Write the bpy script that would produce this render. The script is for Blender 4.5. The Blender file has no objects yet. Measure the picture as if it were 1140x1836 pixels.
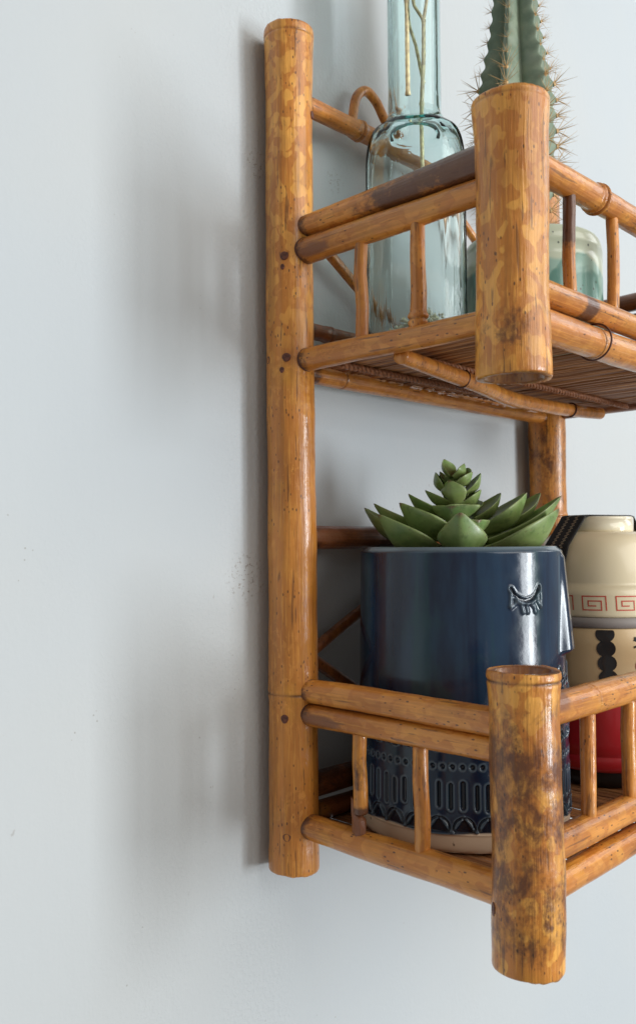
import bpy, math, random
import numpy as np
from mathutils import Vector, Matrix
random.seed(7); rng = np.random.default_rng(7)
C = bpy.context.scene
COL = C.collection

# ------------------------------------------------------------------ camera
cam_d = bpy.data.cameras.new("camera"); cam = bpy.data.objects.new("camera", cam_d); COL.objects.link(cam)
cam_d.sensor_fit = 'VERTICAL'; cam_d.sensor_height = 36.0; cam_d.sensor_width = 36.0
cam_d.lens = 36.0 * 1534.37 / 1836.0
cam_d.clip_start = 0.01; cam_d.clip_end = 100
CAM = Vector((-0.32828, -0.36428, 0.0))
RT = Vector((0.70717, -0.70701, -0.00691)); UP = Vector((-0.01930, -0.02907, 0.99939)); FW = Vector((0.70678, 0.70661, 0.03420))
cam.matrix_world = Matrix(((RT.x, UP.x, -FW.x, CAM.x), (RT.y, UP.y, -FW.y, CAM.y), (RT.z, UP.z, -FW.z, CAM.z), (0, 0, 0, 1)))
C.camera = cam
cam_d.dof.use_dof = True; cam_d.dof.focus_distance = 0.46; cam_d.dof.aperture_fstop = 16

# ------------------------------------------------------------------ light
w = bpy.data.worlds.new("World"); C.world = w; w.use_nodes = True
bg = w.node_tree.nodes["Background"]; bg.inputs[0].default_value = (1.0, 0.975, 0.93, 1); bg.inputs[1].default_value = 0.31

def area(name, az, el, dist, sx, sy, power, col, target=Vector((0.07, -0.06, 0.05))):
    """az: degrees to the right of the wall's normal; el: degrees above level."""
    a, e = math.radians(az), math.radians(el)
    d = Vector((math.sin(a) * math.cos(e), -math.cos(a) * math.cos(e), math.sin(e)))
    l = bpy.data.lights.new(name, 'AREA'); l.shape = 'RECTANGLE'; l.size = sx; l.size_y = sy; l.energy = power; l.color = col
    o = bpy.data.objects.new(name, l); COL.objects.link(o); o.location = target + d * dist
    o.rotation_euler = (-d).to_track_quat('-Z', 'Y').to_euler()
    return o
area("window_light", 26.0, -4, 3.6, 0.44, 1.56, 66, (0.90, 0.96, 1.0))
area("window_light", 18.0, -4, 3.6, 0.41, 1.64, 27, (0.90, 0.96, 1.0))
area("side_window_light", 66, 25, 2.4, 0.8, 1.0, 6, (0.93, 0.97, 1.0))
area("room_light", 12, 26, 3.0, 2.8, 2.0, 52, (1.0, 0.97, 0.92))

C.view_settings.view_transform = 'Standard'; C.view_settings.look = 'None'; C.view_settings.exposure = 0; C.view_settings.gamma = 1
C.cycles.use_denoising = True; C.cycles.caustics_refractive = True; C.cycles.caustics_reflective = False
C.cycles.max_bounces = 14; C.cycles.transmission_bounces = 12; C.cycles.transparent_max_bounces = 12; C.cycles.blur_glossy = 0.6

# ------------------------------------------------------------------ materials
class NT:
    def __init__(s, name):
        s.m = bpy.data.materials.new(name); s.m.use_nodes = True; s.t = s.m.node_tree; s.b = s.t.nodes["Principled BSDF"]
    def n(s, typ, ins=None, **kw):
        x = s.t.nodes.new(typ)
        for k, v in kw.items(): setattr(x, k, v)
        for k, v in (ins or {}).items(): s.set(x, k, v)
        return x
    def set(s, x, k, v):
        if isinstance(v, bpy.types.NodeSocket): s.t.links.new(v, x.inputs[k])
        else: x.inputs[k].default_value = v
    def p(s, **kw):
        for k, v in kw.items(): s.set(s.b, k.replace('_', ' '), v)
    def noise(s, vec, scale, detail=2, rough=.5, dist=0):
        return s.n('ShaderNodeTexNoise', {'Vector': vec, 'Scale': scale, 'Detail': detail, 'Roughness': rough, 'Distortion': dist}).outputs[0]
    def mapping(s, vec, scale=(1, 1, 1), loc=None):
        d = {'Vector': vec, 'Scale': scale}
        if loc is not None: d['Location'] = loc
        return s.n('ShaderNodeMapping', d).outputs[0]
    def ramp(s, fac, a, b, lo=0., hi=1.):
        return s.n('ShaderNodeMapRange', {'Value': fac, 'From Min': a, 'From Max': b, 'To Min': lo, 'To Max': hi}, interpolation_type='SMOOTHSTEP').outputs[0]
    def mix(s, f, a, b, mode='MIX'):
        x = s.n('ShaderNodeMix', data_type='RGBA', blend_type=mode)
        for i, v in ((0, f), (6, a), (7, b)):
            if isinstance(v, bpy.types.NodeSocket): s.t.links.new(v, x.inputs[i])
            else: x.inputs[i].default_value = v if not isinstance(v, tuple) else (*v[:3], 1)
        return x.outputs[2]
    def math(s, op, a, b=0.):
        x = s.n('ShaderNodeMath', operation=op); s.set(x, 0, a); s.set(x, 1, b); return x.outputs[0]
    def attr(s, name, typ='GEOMETRY'):
        return s.n('ShaderNodeAttribute', attribute_name=name, attribute_type=typ).outputs['Fac']
    def bump(s, h, strength, dist, normal=None):
        d = {'Height': h, 'Strength': strength, 'Distance': dist}
        if normal is not None: d['Normal'] = normal
        return s.n('ShaderNodeBump', d).outputs[0]
    def obj(s): return s.n('ShaderNodeTexCoord').outputs['Object']
    def rnd(s): return s.n('ShaderNodeObjectInfo').outputs['Random']

def bamboo(name, light, mid, darkc, blotch=1.0, rough=.3):
    k = NT(name)
    off = k.n('ShaderNodeVectorMath', {0: k.n('ShaderNodeCombineXYZ', {0: k.rnd(), 1: k.math('MULTIPLY', k.rnd(), 3.7), 2: k.math('MULTIPLY', k.rnd(), 9.1)}).outputs[0], 3: 7.0}, operation='SCALE').outputs[0]
    v = k.n('ShaderNodeVectorMath', {0: k.obj(), 1: off}, operation='ADD').outputs[0]
    vs = k.mapping(v, (1, 1, .72)); vt = k.mapping(v, (1, 1, .045))
    # pale lichen-like blotches with a clear outline
    b1 = k.ramp(k.noise(vs, 135, 1.6, .4, .15), .525, .56)
    vor = k.n('ShaderNodeTexVoronoi', {'Vector': k.n('ShaderNodeVectorMath', {0: vs, 1: k.n('ShaderNodeVectorMath', {0: k.n('ShaderNodeTexNoise', {'Vector': vs, 'Scale': 160., 'Detail': 1.}).outputs[1], 3: .006}, operation='SCALE').outputs[0]}, operation='ADD').outputs[0], 'Scale': 120., 'Randomness': 1.}).outputs[0]
    spots = k.ramp(vor, .40, .34)
    zone = k.ramp(k.noise(vs, 17, 1.5), .36, .5)
    bl = k.math('MULTIPLY', k.math('MULTIPLY', k.math('MAXIMUM', b1, k.math('MULTIPLY', spots, zone)), blotch), k.math('SUBTRACT', 1., k.attr('bare_skin')))
    col = k.mix(bl, mid, light)
    big = k.ramp(k.noise(v, 22, 3, .6), .35, .7)
    col = k.mix(k.math('MULTIPLY', big, .6), col, (mid[0] * .60, mid[1] * .50, mid[2] * .45))
    fine = k.ramp(k.noise(vs, 310, 3, .6, .3), .50, .62); col = k.mix(k.math('MULTIPLY', k.math('MULTIPLY', fine, k.ramp(k.noise(v, 33, 2), .42, .6)), .42), col, (light[0], light[1] * .95, light[2]))
    yl = k.ramp(k.noise(v, 40, 2), .55, .75, 0, .35); col = k.mix(yl, col, (.74, .36, .03))
    # fibre streaks
    st = k.noise(vt, 900, 3, .6); st2 = k.noise(vt, 260, 3, .6)
    col = k.mix(k.ramp(st2, .38, .66, 0, .46), col, tuple(c * .50 for c in mid))
    col = k.mix(k.ramp(st, .52, .70, 0, .42), col, light)
    # brown cloudy dirt whose amount is set along each cane
    dk = k.attr('dark')
    dn = k.math('ADD', k.math('MULTIPLY', k.noise(k.mapping(v, (1, 1, .6)), 110, 5, .68, .5), .70), k.math('MULTIPLY', k.noise(k.mapping(v, (1, 1, .7)), 330, 4, .7, .3), .34))
    dm = k.ramp(k.math('ADD', dn, k.math('MULTIPLY', k.math('SUBTRACT', dk, .5), .9)), .44, .66)
    col = k.mix(k.math('MULTIPLY', dm, .9), col, darkc)
    # fine specks, scratches
    sp = k.ramp(k.n('ShaderNodeTexVoronoi', {'Vector': k.mapping(v, (1, 1, .45)), 'Scale': 420.}).outputs[0], .20, .12)
    spz = k.ramp(k.noise(v, 48, 2), .42, .56)
    col = k.mix(k.math('MULTIPLY', k.math('MULTIPLY', sp, spz), .85), col, (.05, .018, .006))
    ls = k.ramp(k.noise(k.mapping(v, (1, 1, .07)), 460, 2), .645, .69)
    col = k.mix(k.math('MULTIPLY', ls, .55), col, (.07, .028, .01))
    col = k.mix(k.attr('ring'), col, (.055, .018, .008))
    col = k.mix(k.attr('cut'), col, (.21, .075, .03))
    k.p(Base_Color=col, Roughness=k.ramp(k.noise(v, 90, 3), .3, .7, rough, rough + .16), Coat_Weight=.5, Coat_Roughness=.11, IOR=1.45)
    h = k.math('ADD', k.math('MULTIPLY', st, .6), k.math('ADD', k.math('MULTIPLY', st2, .5), k.math('MULTIPLY', k.noise(v, 130, 2), .9)))
    nb = k.bump(h, .45, .0014)
    k.p(Normal=nb)
    k.set(k.b, 'Coat Normal', k.bump(h, .22, .0010))
    return k.m

M_POST = bamboo('varnished_bamboo', (.90, .430, .080), (.62, .226, .033), (.105, .030, .011))
M_RAIL = bamboo('varnished_cane', (.82, .355, .062), (.59, .210, .031), (.070, .022, .011), .55, .33)
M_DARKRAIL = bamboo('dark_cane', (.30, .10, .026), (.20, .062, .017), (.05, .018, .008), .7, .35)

def make_slat_mat():
    k = NT('split_bamboo'); v = k.n('ShaderNodeVectorMath', {0: k.obj(), 1: k.n('ShaderNodeCombineXYZ', {0: k.math('MULTIPLY', k.rnd(), 5.), 1: k.math('MULTIPLY', k.rnd(), 13.)}).outputs[0]}, operation='ADD').outputs[0]
    s = k.noise(k.mapping(v, (1, .04, 1)), 900, 3)
    c = k.mix(k.ramp(s, .35, .65), (.30, .12, .042), (.58, .27, .10))
    c = k.mix(k.ramp(k.rnd(), 0, 1, 0, .6), c, (.10, .034, .013))
    k.p(Base_Color=c, Roughness=.6, Coat_Weight=.0, Normal=k.bump(s, .5, .0008)); return k.m
M_SLAT = make_slat_mat()

def make_wall():
    k = NT('painted_plaster'); v = k.obj()
    big = k.noise(v, 3.2, 3); col = k.mix(k.ramp(big, .3, .7), (.495, .533, .558), (.522, .549, .560))
    warm = k.ramp(k.noise(v, 7.5, 2), .45, .7, 0, .35); col = k.mix(warm, col, (.525, .542, .538))
    sp = k.ramp(k.n('ShaderNodeTexVoronoi', {'Vector': v, 'Scale': 150.}).outputs[0], .085, .05)
    spz = k.ramp(k.noise(v, 16, 2, .7), .56, .66)
    col = k.mix(k.math('MULTIPLY', k.math('MULTIPLY', sp, spz), .55), col, (.26, .24, .21))
    sc = k.ramp(k.noise(k.mapping(v, (1, 1, .6)), 190, 3, .6), .665, .70); scz = k.ramp(k.noise(v, 11, 2), .60, .68)
    col = k.mix(k.math('MULTIPLY', k.math('MULTIPLY', sc, scz), .5), col, (.33, .31, .29))
    z_ = k.n('ShaderNodeSeparateXYZ', {0: v}).outputs[2]; x_ = k.n('ShaderNodeSeparateXYZ', {0: v}).outputs[0]
    for cx_, cz_, rr_ in ((-.020, -.020, .018), (-.012, .215, .012), (.053, .225, .010)):
        dd = k.math('ADD', k.math('MULTIPLY', k.math('SUBTRACT', x_, cx_), k.math('SUBTRACT', x_, cx_)), k.math('MULTIPLY', k.math('SUBTRACT', z_, cz_), k.math('SUBTRACT', z_, cz_)))
        col = k.mix(k.math('MULTIPLY', k.math('MULTIPLY', k.ramp(dd, rr_ * rr_, 0), k.ramp(k.noise(v, 420, 3, .7), .56, .62)), .7), col, (.24, .20, .17))
    wv = k.noise(v, 45, 4, .6)
    dim = k.ramp(k.noise(v, 430, 2, .5, .4), .38, .72)
    xx = k.n('ShaderNodeSeparateXYZ', {0: v}).outputs[0]
    zone = k.math('MAXIMUM', k.ramp(k.noise(v, 9, 2), .45, .70, .04, .5), k.math('MULTIPLY', k.ramp(xx, -.055, -.022), k.ramp(xx, .02, .0)))
    h = k.math('ADD', k.math('MULTIPLY', k.math('MULTIPLY', dim, zone), .55), k.math('ADD', k.math('MULTIPLY', wv, .9), k.math('MULTIPLY', k.noise(k.mapping(v, (1, 1, .22)), 220, 2), .22)))
    k.p(Base_Color=col, Roughness=.62, Normal=k.bump(k.math('ADD', h, k.math('MULTIPLY', k.noise(v, 750, 2), .12)), .27, .0012)); k.set(k.b, 'Specular IOR Level', .3); return k.m
M_WALL = make_wall()

def simple(name, col, rough=.5, coat=0., spec=.5, bumpscale=None, bs=.2, var=0.):
    k = NT(name); c = (*col, 1)
    if var: c = k.mix(k.ramp(k.noise(k.obj(), bumpscale or 60, 4), .3, .7), tuple(x * (1 - var) for x in col), tuple(min(1, x * (1 + var)) for x in col))
    k.p(Base_Color=c, Roughness=rough, Coat_Weight=coat, Coat_Roughness=.08); k.set(k.b, 'Specular IOR Level', spec)
    if bumpscale: k.p(Normal=k.bump(k.noise(k.obj(), bumpscale, 3), bs, .001))
    return k.m

def make_glass():
    k = NT('aqua_bottle_glass'); v = k.obj()
    h = k.math('ADD', k.math('MULTIPLY', k.noise(k.mapping(v, (1, 1, .25)), 42, 2, .5, .8), 1.0), k.math('MULTIPLY', k.ramp(k.n('ShaderNodeTexVoronoi', {'Vector': k.mapping(v, (1, 1, .8)), 'Scale': 85.}).outputs[0], .11, .07), .22))
    crack = k.math('MULTIPLY', k.ramp(k.noise(k.mapping(v, (1, 1, .10)), 260, 3, .6, .8), .5, .62), k.ramp(k.n('ShaderNodeSeparateXYZ', {0: v}).outputs[2], .075, .045))
    h = k.math('ADD', h, k.math('MULTIPLY', crack, .12))
    k.p(Base_Color=(.94, .985, .98, 1), Roughness=.0, IOR=1.40, Transmission_Weight=1.0, Normal=k.bump(h, .20, .0020))
    k.t.links.new(k.n('ShaderNodeVolumeAbsorption', {'Color': (.30, .80, .78, 1), 'Density': 42.}).outputs[0], k.t.nodes['Material Output'].inputs['Volume'])
    return k.m
M_GLASS = make_glass()

def make_glaze():
    k = NT('navy_glaze'); v = k.obj()
    n1 = k.noise(k.mapping(v, (1, 1, .28)), 38, 4, .6); n2 = k.noise(v, 55, 4)
    c = k.mix(k.ramp(n1, .35, .7), (.006, .011, .030), (.014, .038, .076))
    c = k.mix(k.ramp(n2, .5, .8, 0, .5), c, (.012, .050, .052))
    sk = k.noise(k.mapping(v, (1, 1, .06)), 75, 3, .55); c = k.mix(k.ramp(sk, .54, .70, 0, .6), c, (.014, .055, .062)); c = k.mix(k.ramp(sk, .48, .34, 0, .6), c, (.004, .008, .026))
    c = k.mix(k.attr('edge'), c, (.17, .23, .27))  # paler glaze breaking at edges and rim, plus painted highlights on the carving
    c = k.mix(k.attr('pool'), c, (.004, .006, .012))
    bare = k.attr('bare')
    spk = k.ramp(k.noise(v, 230, 2), .68, .72, 0, .8)
    c = k.mix(bare, c, k.mix(spk, (.66, .50, .35), (.13, .08, .05)))
    k.p(Base_Color=c, Roughness=k.math('MAXIMUM', k.ramp(n2, .35, .7, .14, .26), k.math('MULTIPLY', bare, .8)), IOR=1.45, Coat_Weight=k.ramp(bare, 0, 1, .22, 0), Coat_Roughness=.09,
        Normal=k.bump(k.math('ADD', k.noise(v, 75, 3), k.math('MULTIPLY', k.noise(v, 700, 2), .08)), .17, .0015)); return k.m
M_GLAZE = make_glaze()

def make_cpot():
    k = NT('speckled_green_cream_glaze'); v = k.obj(); z = k.n('ShaderNodeSeparateXYZ', {0: v}).outputs[2]
    wav = k.math('MULTIPLY', k.math('SUBTRACT', k.noise(k.mapping(v, (1, 1, .2)), 26, 1), .5), .030)
    zz = k.math('ADD', z, wav)
    band = k.math('MULTIPLY', k.ramp(zz, .061, .058), k.ramp(zz, .020, .024))
    g = k.mix(k.ramp(k.noise(k.mapping(v, (1, 1, .5)), 45, 2, .5, 1.5), .45, .6), (.13, .29, .235), (.36, .54, .45))
    c = k.mix(band, (.64, .70, .53), g)
    sp = k.ramp(k.n('ShaderNodeTexVoronoi', {'Vector': v, 'Scale': 210.}).outputs[0], .20, .13)
    sz = k.ramp(k.noise(v, 160, 1), .5, .56)
    c = k.mix(k.math('MULTIPLY', k.math('MULTIPLY', sp, sz), .85), c, (.05, .07, .055))
    k.p(Base_Color=c, Roughness=.28, Coat_Weight=.4, Coat_Roughness=.1); return k.m
M_CPOT = make_cpot()

def make_cactus():
    k = NT('cactus_skin'); v = k.obj()
    c = k.mix(k.ramp(k.noise(v, 60, 4, .6), .3, .7), (.140, .200, .140), (.260, .315, .220))
    c = k.mix(k.ramp(k.noise(v, 30, 2), .5, .75, 0, .6), c, (.16, .215, .195))
    c = k.mix(k.attr('cork'), c, (.34, .20, .10))
    c = k.mix(k.ramp(k.noise(v, 260, 3, .7), .64, .70, 0, .5), c, (.27, .24, .15))
    k.p(Base_Color=c, Roughness=.55, Normal=k.bump(k.noise(v, 220, 4), .3, .001)); return k.m
M_CACTUS = make_cactus()

def make_leaf():
    k = NT('succulent_leaf'); v = k.obj()
    t = k.attr('tip')
    c = k.mix(k.ramp(k.noise(v, 70, 3), .3, .7), (.095, .155, .045), (.225, .285, .085))
    c = k.mix(k.ramp(k.rnd(), 0, 1, 0, .75), c, (.25, .305, .10))
    c = k.mix(k.ramp(t, .25, 1, 0, .45), c, (.16, .30, .10))
    c = k.mix(k.ramp(t, .93, 1, 0, .9), c, (.13, .055, .035))
    c = k.mix(k.math('MULTIPLY', k.attr('margin'), .55), c, (.30, .36, .16))
    c = k.mix(k.ramp(k.noise(k.mapping(v, (1, 1, 1)), 160, 4, .7), .52, .68, 0, .45), c, (.045, .085, .028))
    c = k.mix(k.ramp(k.noise(v, 520, 2), .66, .72, 0, .5), c, (.16, .10, .05))
    k.p(Base_Color=c, Roughness=k.ramp(k.noise(v, 140, 3), .3, .7, .30, .52), Normal=k.bump(k.noise(v, 320, 3), .14, .001), Subsurface_Weight=.12, Subsurface_Scale=.004)
    k.set(k.b, 'Subsurface Radius', (.6, 1., .3)); return k.m
M_LEAF = make_leaf()

M_CREAM = simple('cream_plastic', (.80, .69, .47), .30, .25)
M_CREAM2 = simple('warm_cream_plastic', (.70, .50, .27), .36, .15)
M_KNOB = simple('glossy_cream_plastic', (.84, .77, .58), .14, .6)
M_GREY = simple('grey_rubber', (.30, .265, .245), .55)
M_RED = simple('red_plastic', (.50, .018, .025), .30, .3)
M_REDINK = simple('red_ink', (.60, .075, .04), .5)
M_BLACKINK = simple('black_ink', (.010, .010, .012), .30, .4)
M_BLACK = simple('black_plastic', (.012, .011, .011), .5)
M_SOIL = simple('potting_grit', (.14, .085, .05), .9, 0, .3, 300, 1., .5)
M_PALESOIL = simple('cactus_soil', (.22, .15, .10), .9, 0, .3, 300, 1., .5)
M_SPINE = simple('cactus_spine', (.60, .38, .16), .5)
M_AREOLE = simple('areole_wool', (.62, .48, .26), .9)
M_TWIG = simple('dried_stem', (.84, .68, .40), .55, 0, .4, 260, .6, .3)
M_CRUST = simple('dried_petals', (.85, .83, .66), .8, 0, .3, 300, .8, .2)
M_DOWEL = simple('dark_dowel', (.115, .032, .015), .5, .15, .5, 400, .5, .4)
M_TIE = simple('dark_binding', (.085, .026, .014), .45)
M_CORD = simple('twisted_cord', (.33, .135, .06), .5, 0, .4, 500, .5, .3)
def make_strap():
    k = NT('black_woven_elastic'); v = k.n('ShaderNodeUVMap').outputs[0]
    sx = k.n('ShaderNodeSeparateXYZ', {0: v}); u = sx.outputs[0]; t = sx.outputs[1]
    wob = k.math('MULTIPLY', k.math('SINE', k.math('MULTIPLY', t, 2400.)), .035)
    def line(c, wd): return k.ramp(k.math('ABSOLUTE', k.math('SUBTRACT', k.math('ABSOLUTE', k.math('SUBTRACT', k.math('SUBTRACT', u, c), wob)), wd)), .032, .018)
    stit = k.math('MAXIMUM', line(.33, .028), line(.70, .028))
    stit = k.math('MULTIPLY', stit, k.ramp(k.math('SINE', k.math('MULTIPLY', t, 4800.)), -.6, .1))
    c = k.mix(stit, (.012, .011, .011), (.42, .33, .22))
    k.p(Base_Color=c, Roughness=.85, Normal=k.bump(k.math('ADD', stit, k.noise(k.obj(), 1500, 2)), .6, .0006)); return k.m
M_STRAP = make_strap()

# ------------------------------------------------------------------ helpers
def setp(o, label=None, category=None, group=None, kind=None):
    for kk, vv in (('label', label), ('category', category), ('group', group), ('kind', kind)):
        if vv: o[kk] = vv
    return o
def link(name, me, mat, parent=None, loc=(0, 0, 0), rot=None):
    o = bpy.data.objects.new(name, me); COL.objects.link(o)
    if mat is not None and len(me.materials) == 0: me.materials.append(mat)
    if rot is not None: o.matrix_world = Matrix.Translation(loc) @ rot.to_4x4()
    else: o.location = loc
    if parent is not None:
        o.parent = parent; o.matrix_parent_inverse = Matrix.Identity(4)
        base = parent.matrix_world if parent.parent is None else parent.parent.matrix_basis @ parent.matrix_basis
        o.matrix_basis = base.inverted() @ (Matrix.Translation(loc) @ (rot.to_4x4() if rot is not None else Matrix.Identity(4)))
    return o
def mesh(name, V, F, attrs=None, smooth=True):
    me = bpy.data.meshes.new(name); V = np.asarray(V, dtype=np.float32)
    if isinstance(F, np.ndarray):
        me.vertices.add(len(V)); me.vertices.foreach_set('co', V.ravel())
        k = F.shape[1]; me.loops.add(F.size); me.loops.foreach_set('vertex_index', F.ravel().astype(np.int32))
        me.polygons.add(len(F)); me.polygons.foreach_set('loop_start', np.arange(0, F.size, k, dtype=np.int32)); me.update(calc_edges=True)
    else: me.from_pydata([tuple(map(float, v)) for v in V], [], F)
    for n, a in (attrs or {}).items():
        at = me.attributes.new(n, 'FLOAT', 'POINT'); at.data.foreach_set('value', np.asarray(a, dtype=np.float32))
    me.polygons.foreach_set('use_smooth', [smooth] * len(me.polygons)); me.validate(); me.update(); return me
def grid_faces(nr, ns, closed=True):
    i = np.arange(nr - 1)[:, None]; j = np.arange(ns if closed else ns - 1)[None, :]
    a = i * ns + j; b = i * ns + (j + 1) % ns
    return np.stack([a, b, b + ns, a + ns], -1).reshape(-1, 4)
def thing(name, label, cat, loc, group=None):
    o = bpy.data.objects.new(name, None); COL.objects.link(o); o.location = loc; o.empty_display_size = .02
    o.matrix_basis = Matrix.Translation(loc); setp(o, label, cat, group); bpy.context.view_layer.update(); return o

def tube_pts(P, Rad, ns=24, caps=True, frame0=None, ripple=None):
    """verts, faces of a tube along P with radii Rad."""
    P = np.asarray(P, float); n = len(P); T = np.gradient(P, axis=0); T /= np.linalg.norm(T, axis=1)[:, None]
    u = np.array(frame0 if frame0 is not None else ([1, 0, 0] if abs(T[0][0]) < .8 else [0, 1, 0]), float)
    V = []; th = np.linspace(0, 2 * np.pi, ns, endpoint=False)
    for i in range(n):
        u = u - T[i] * (u @ T[i]); u /= np.linalg.norm(u); v = np.cross(T[i], u)
        r = Rad[i] * (np.ones(ns) if ripple is None else ripple(i, th))
        V.append(P[i] + np.outer(r * np.cos(th), u) + np.outer(r * np.sin(th), v))
    V = np.concatenate(V); F = [tuple(f) for f in grid_faces(n, ns).tolist()]
    F = [tuple(reversed(f))[::-1] for f in F]
    if caps:
        F.append(tuple(range(ns))[::-1]); F.append(tuple(range((n - 1) * ns, n * ns)))
    return V, F

seedc = [0]
def cane(name, A, B, rads, mat, parent, rings=(), darks=(), cuts=(), base_dark=0.12, ns=36, hollow=(False, False), sag=None, label=None, ringw=.0007, bulge=.0009, blotchf=None):
    """Straight-ish bamboo cane from A to B. rads: [(s, r)...] with s in metres from A. rings: s positions of nodes."""
    A, B = Vector(A), Vector(B); L = (B - A).length; seedc[0] += 1; rs = np.random.default_rng(seedc[0])
    s = list(np.linspace(0, L, max(12, int(L / .0028))))
    for q in rings: s += list(q[0] + np.linspace(-.004, .004, 17))
    for h, e in zip(hollow, (0, L)):
        s += [e + (.0005 if e == 0 else -.0005), e + (.0012 if e == 0 else -.0012)]
    s = np.array(sorted({round(min(max(x, 0), L), 6) for x in s}))
    rk = np.array([x[0] for x in rads]); rv = np.array([x[1] for x in rads])
    r = np.interp(s, rk, rv) * (.905 if name == 'post' else .92) * (1 + .010 * np.sin(s * 95 + rs.uniform(0, 6)) + .006 * np.sin(s * 260 + rs.uniform(0, 6)))
    ring = np.zeros_like(s)
    for q in rings:
        p0, amt = q[0], (q[1] if len(q) > 1 else 1.)
        r += amt * (bulge * np.exp(-((s - p0 - .0016) / .0016) ** 2) + bulge * .7 * np.exp(-((s - p0 + .0016) / .0014) ** 2) - .0006 * np.exp(-((s - p0) / .0005) ** 2))
        ring = np.maximum(ring, (q[2] if len(q) > 2 else min(1, amt)) * np.exp(-((s - p0) / ringw) ** 2))
    # rounded lips
    r -= .0005 * (np.exp(-s / .0004) + np.exp(-(L - s) / .0004))
    th = np.linspace(0, 2 * np.pi, ns, endpoint=False)
    ph = rs.uniform(0, 6, 6); ov = 1 + .012 * np.cos(2 * th + ph[0]) + .008 * np.cos(3 * th + ph[1])
    S = s[:, None]; bend = np.stack([np.interp(s, [0, L * .33, L * .66, L], [0, *rs.uniform(-.0008, .0008, 2), 0]) for _ in range(2)], 1)
    if sag is not None: bend += np.outer(np.sin(np.pi * s / L), sag)
    wob = ov[None, :] * (1 + .006 * np.sin(S * 60 + 2 * th[None, :] + ph[2]))
    X = bend[:, :1] + r[:, None] * wob * np.cos(th); Y = bend[:, 1:] + r[:, None] * wob * np.sin(th); Z = np.repeat(S, ns, 1)
    V = np.stack([X, Y, Z], -1).reshape(-1, 3)
    for row_ in (0, len(s) - 1): V[row_ * ns:(row_ + 1) * ns, 2] += rs.uniform(-.0003, .0003, ns) + .0004 * np.sin(th * 2 + ph[4])
    ringn = np.repeat(ring, ns) * np.clip(.75 + .5 * np.sin(np.tile(th, len(s)) * 3 + ph[3]), .35, 1)
    dark = np.full(len(V), base_dark); ZZ = Z.ravel(); TH = np.tile(th, len(s))
    for (c, wd, amt) in darks: dark = np.maximum(dark, amt * np.clip(1.35 - np.abs(ZZ - c) / wd, 0, 1))
    cut = np.zeros(len(V))
    for (c, a0, ln, wd) in cuts:   # shaved ellipses: centre s, azimuth, half length, half width (rad)
        d = ((ZZ - c) / ln) ** 2 + (((TH - a0 + np.pi) % (2 * np.pi) - np.pi) / wd) ** 2
        cut = np.maximum(cut, np.clip((1.1 - d) * 4, 0, 1) * .85)
    F = [tuple(f) for f in grid_faces(len(s), ns).tolist()]
    V = list(V); ringl = list(ringn); dk = list(dark); ct = list(cut)
    for e, h in enumerate(hollow):
        row = 0 if e == 0 else (len(s) - 1) * ns; sg = 1 if e == 0 else -1; ze = 0 if e == 0 else L
        cx, cy = bend[0 if e == 0 else -1]; prev = [row + j for j in range(ns)]
        steps = [(.80, 0), (.74, .0006), (.70, .0045), (.35, .0058), (.02, .0060)] if h else [(.93, -.0001), (.5, -.0003), (.02, -.0003)]
        rr = r[0 if e == 0 else -1]
        for fr, dz in steps:
            cur = []
            for j in range(ns):
                wv = ov[j]; V.append(np.array([cx + rr * fr * wv * math.cos(th[j]), cy + rr * fr * wv * math.sin(th[j]), ze + sg * dz])); cur.append(len(V) - 1)
                ringl.append(.55 if fr > .72 else .25); dk.append(.45); ct.append(.35 if fr > .5 else .1)
            for j in range(ns):
                f = (prev[j], prev[(j + 1) % ns], cur[(j + 1) % ns], cur[j]); F.append(f[::-1] if e == 0 else f)
            prev = cur
        F.append(tuple(prev) if e == 1 else tuple(prev[::-1]))
    V = np.array(V); me = mesh(name, V, F, {'ring': ringl, 'dark': dk, 'cut': ct, 'bare_skin': np.zeros(len(V)) if blotchf is None else 1 - blotchf(V[:, 2])})
    d = (B - A).normalized(); q = d.to_track_quat('Z', 'Y').to_matrix()
    o = link(name, me, mat, parent, A, q)
    if label: o['label'] = label
    return o
def curve_cane(name, pts, rad, mat, parent, ns=16, n=60, dark=.15, label=None):
    pts = np.array(pts, float); t = np.linspace(0, 1, len(pts)); tt = np.linspace(0, 1, n)
    # Catmull-Rom through the points
    P = []
    for x in tt:
        i = min(int(x * (len(pts) - 1)), len(pts) - 2); f = x * (len(pts) - 1) - i
        p0, p1, p2, p3 = pts[max(i - 1, 0)], pts[i], pts[i + 1], pts[min(i + 2, len(pts) - 1)]
        P.append(.5 * ((2 * p1) + (p2 - p0) * f + (2 * p0 - 5 * p1 + 4 * p2 - p3) * f * f + (3 * p1 - p0 - 3 * p2 + p3) * f ** 3))
    P = np.array(P); c = P[0].copy(); R_ = np.full(n, rad) if np.isscalar(rad) else np.interp(tt, np.linspace(0, 1, len(rad)), rad)
    V, F = tube_pts(P - c, R_, ns)
    me = mesh(name, V, F, {'dark': np.full(len(V), dark)})
    o = link(name, me, mat, parent, c)
    if label: o['label'] = label
    return o

# ------------------------------------------------------------------ wall
n = 2
wm = mesh('wall', [(-1.6, 0, -1.3), (1.9, 0, -1.3), (1.9, 0, 1.3), (-1.6, 0, 1.3), (-1.6, .1, -1.3), (1.9, .1, -1.3), (1.9, .1, 1.3), (-1.6, .1, 1.3)],
          [(0, 1, 2, 3), (5, 4, 7, 6), (0, 4, 5, 1), (3, 2, 6, 7), (1, 5, 6, 2), (4, 0, 3, 7)], smooth=False)
wall = link('wall', wm, M_WALL); wall['kind'] = 'structure'

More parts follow.
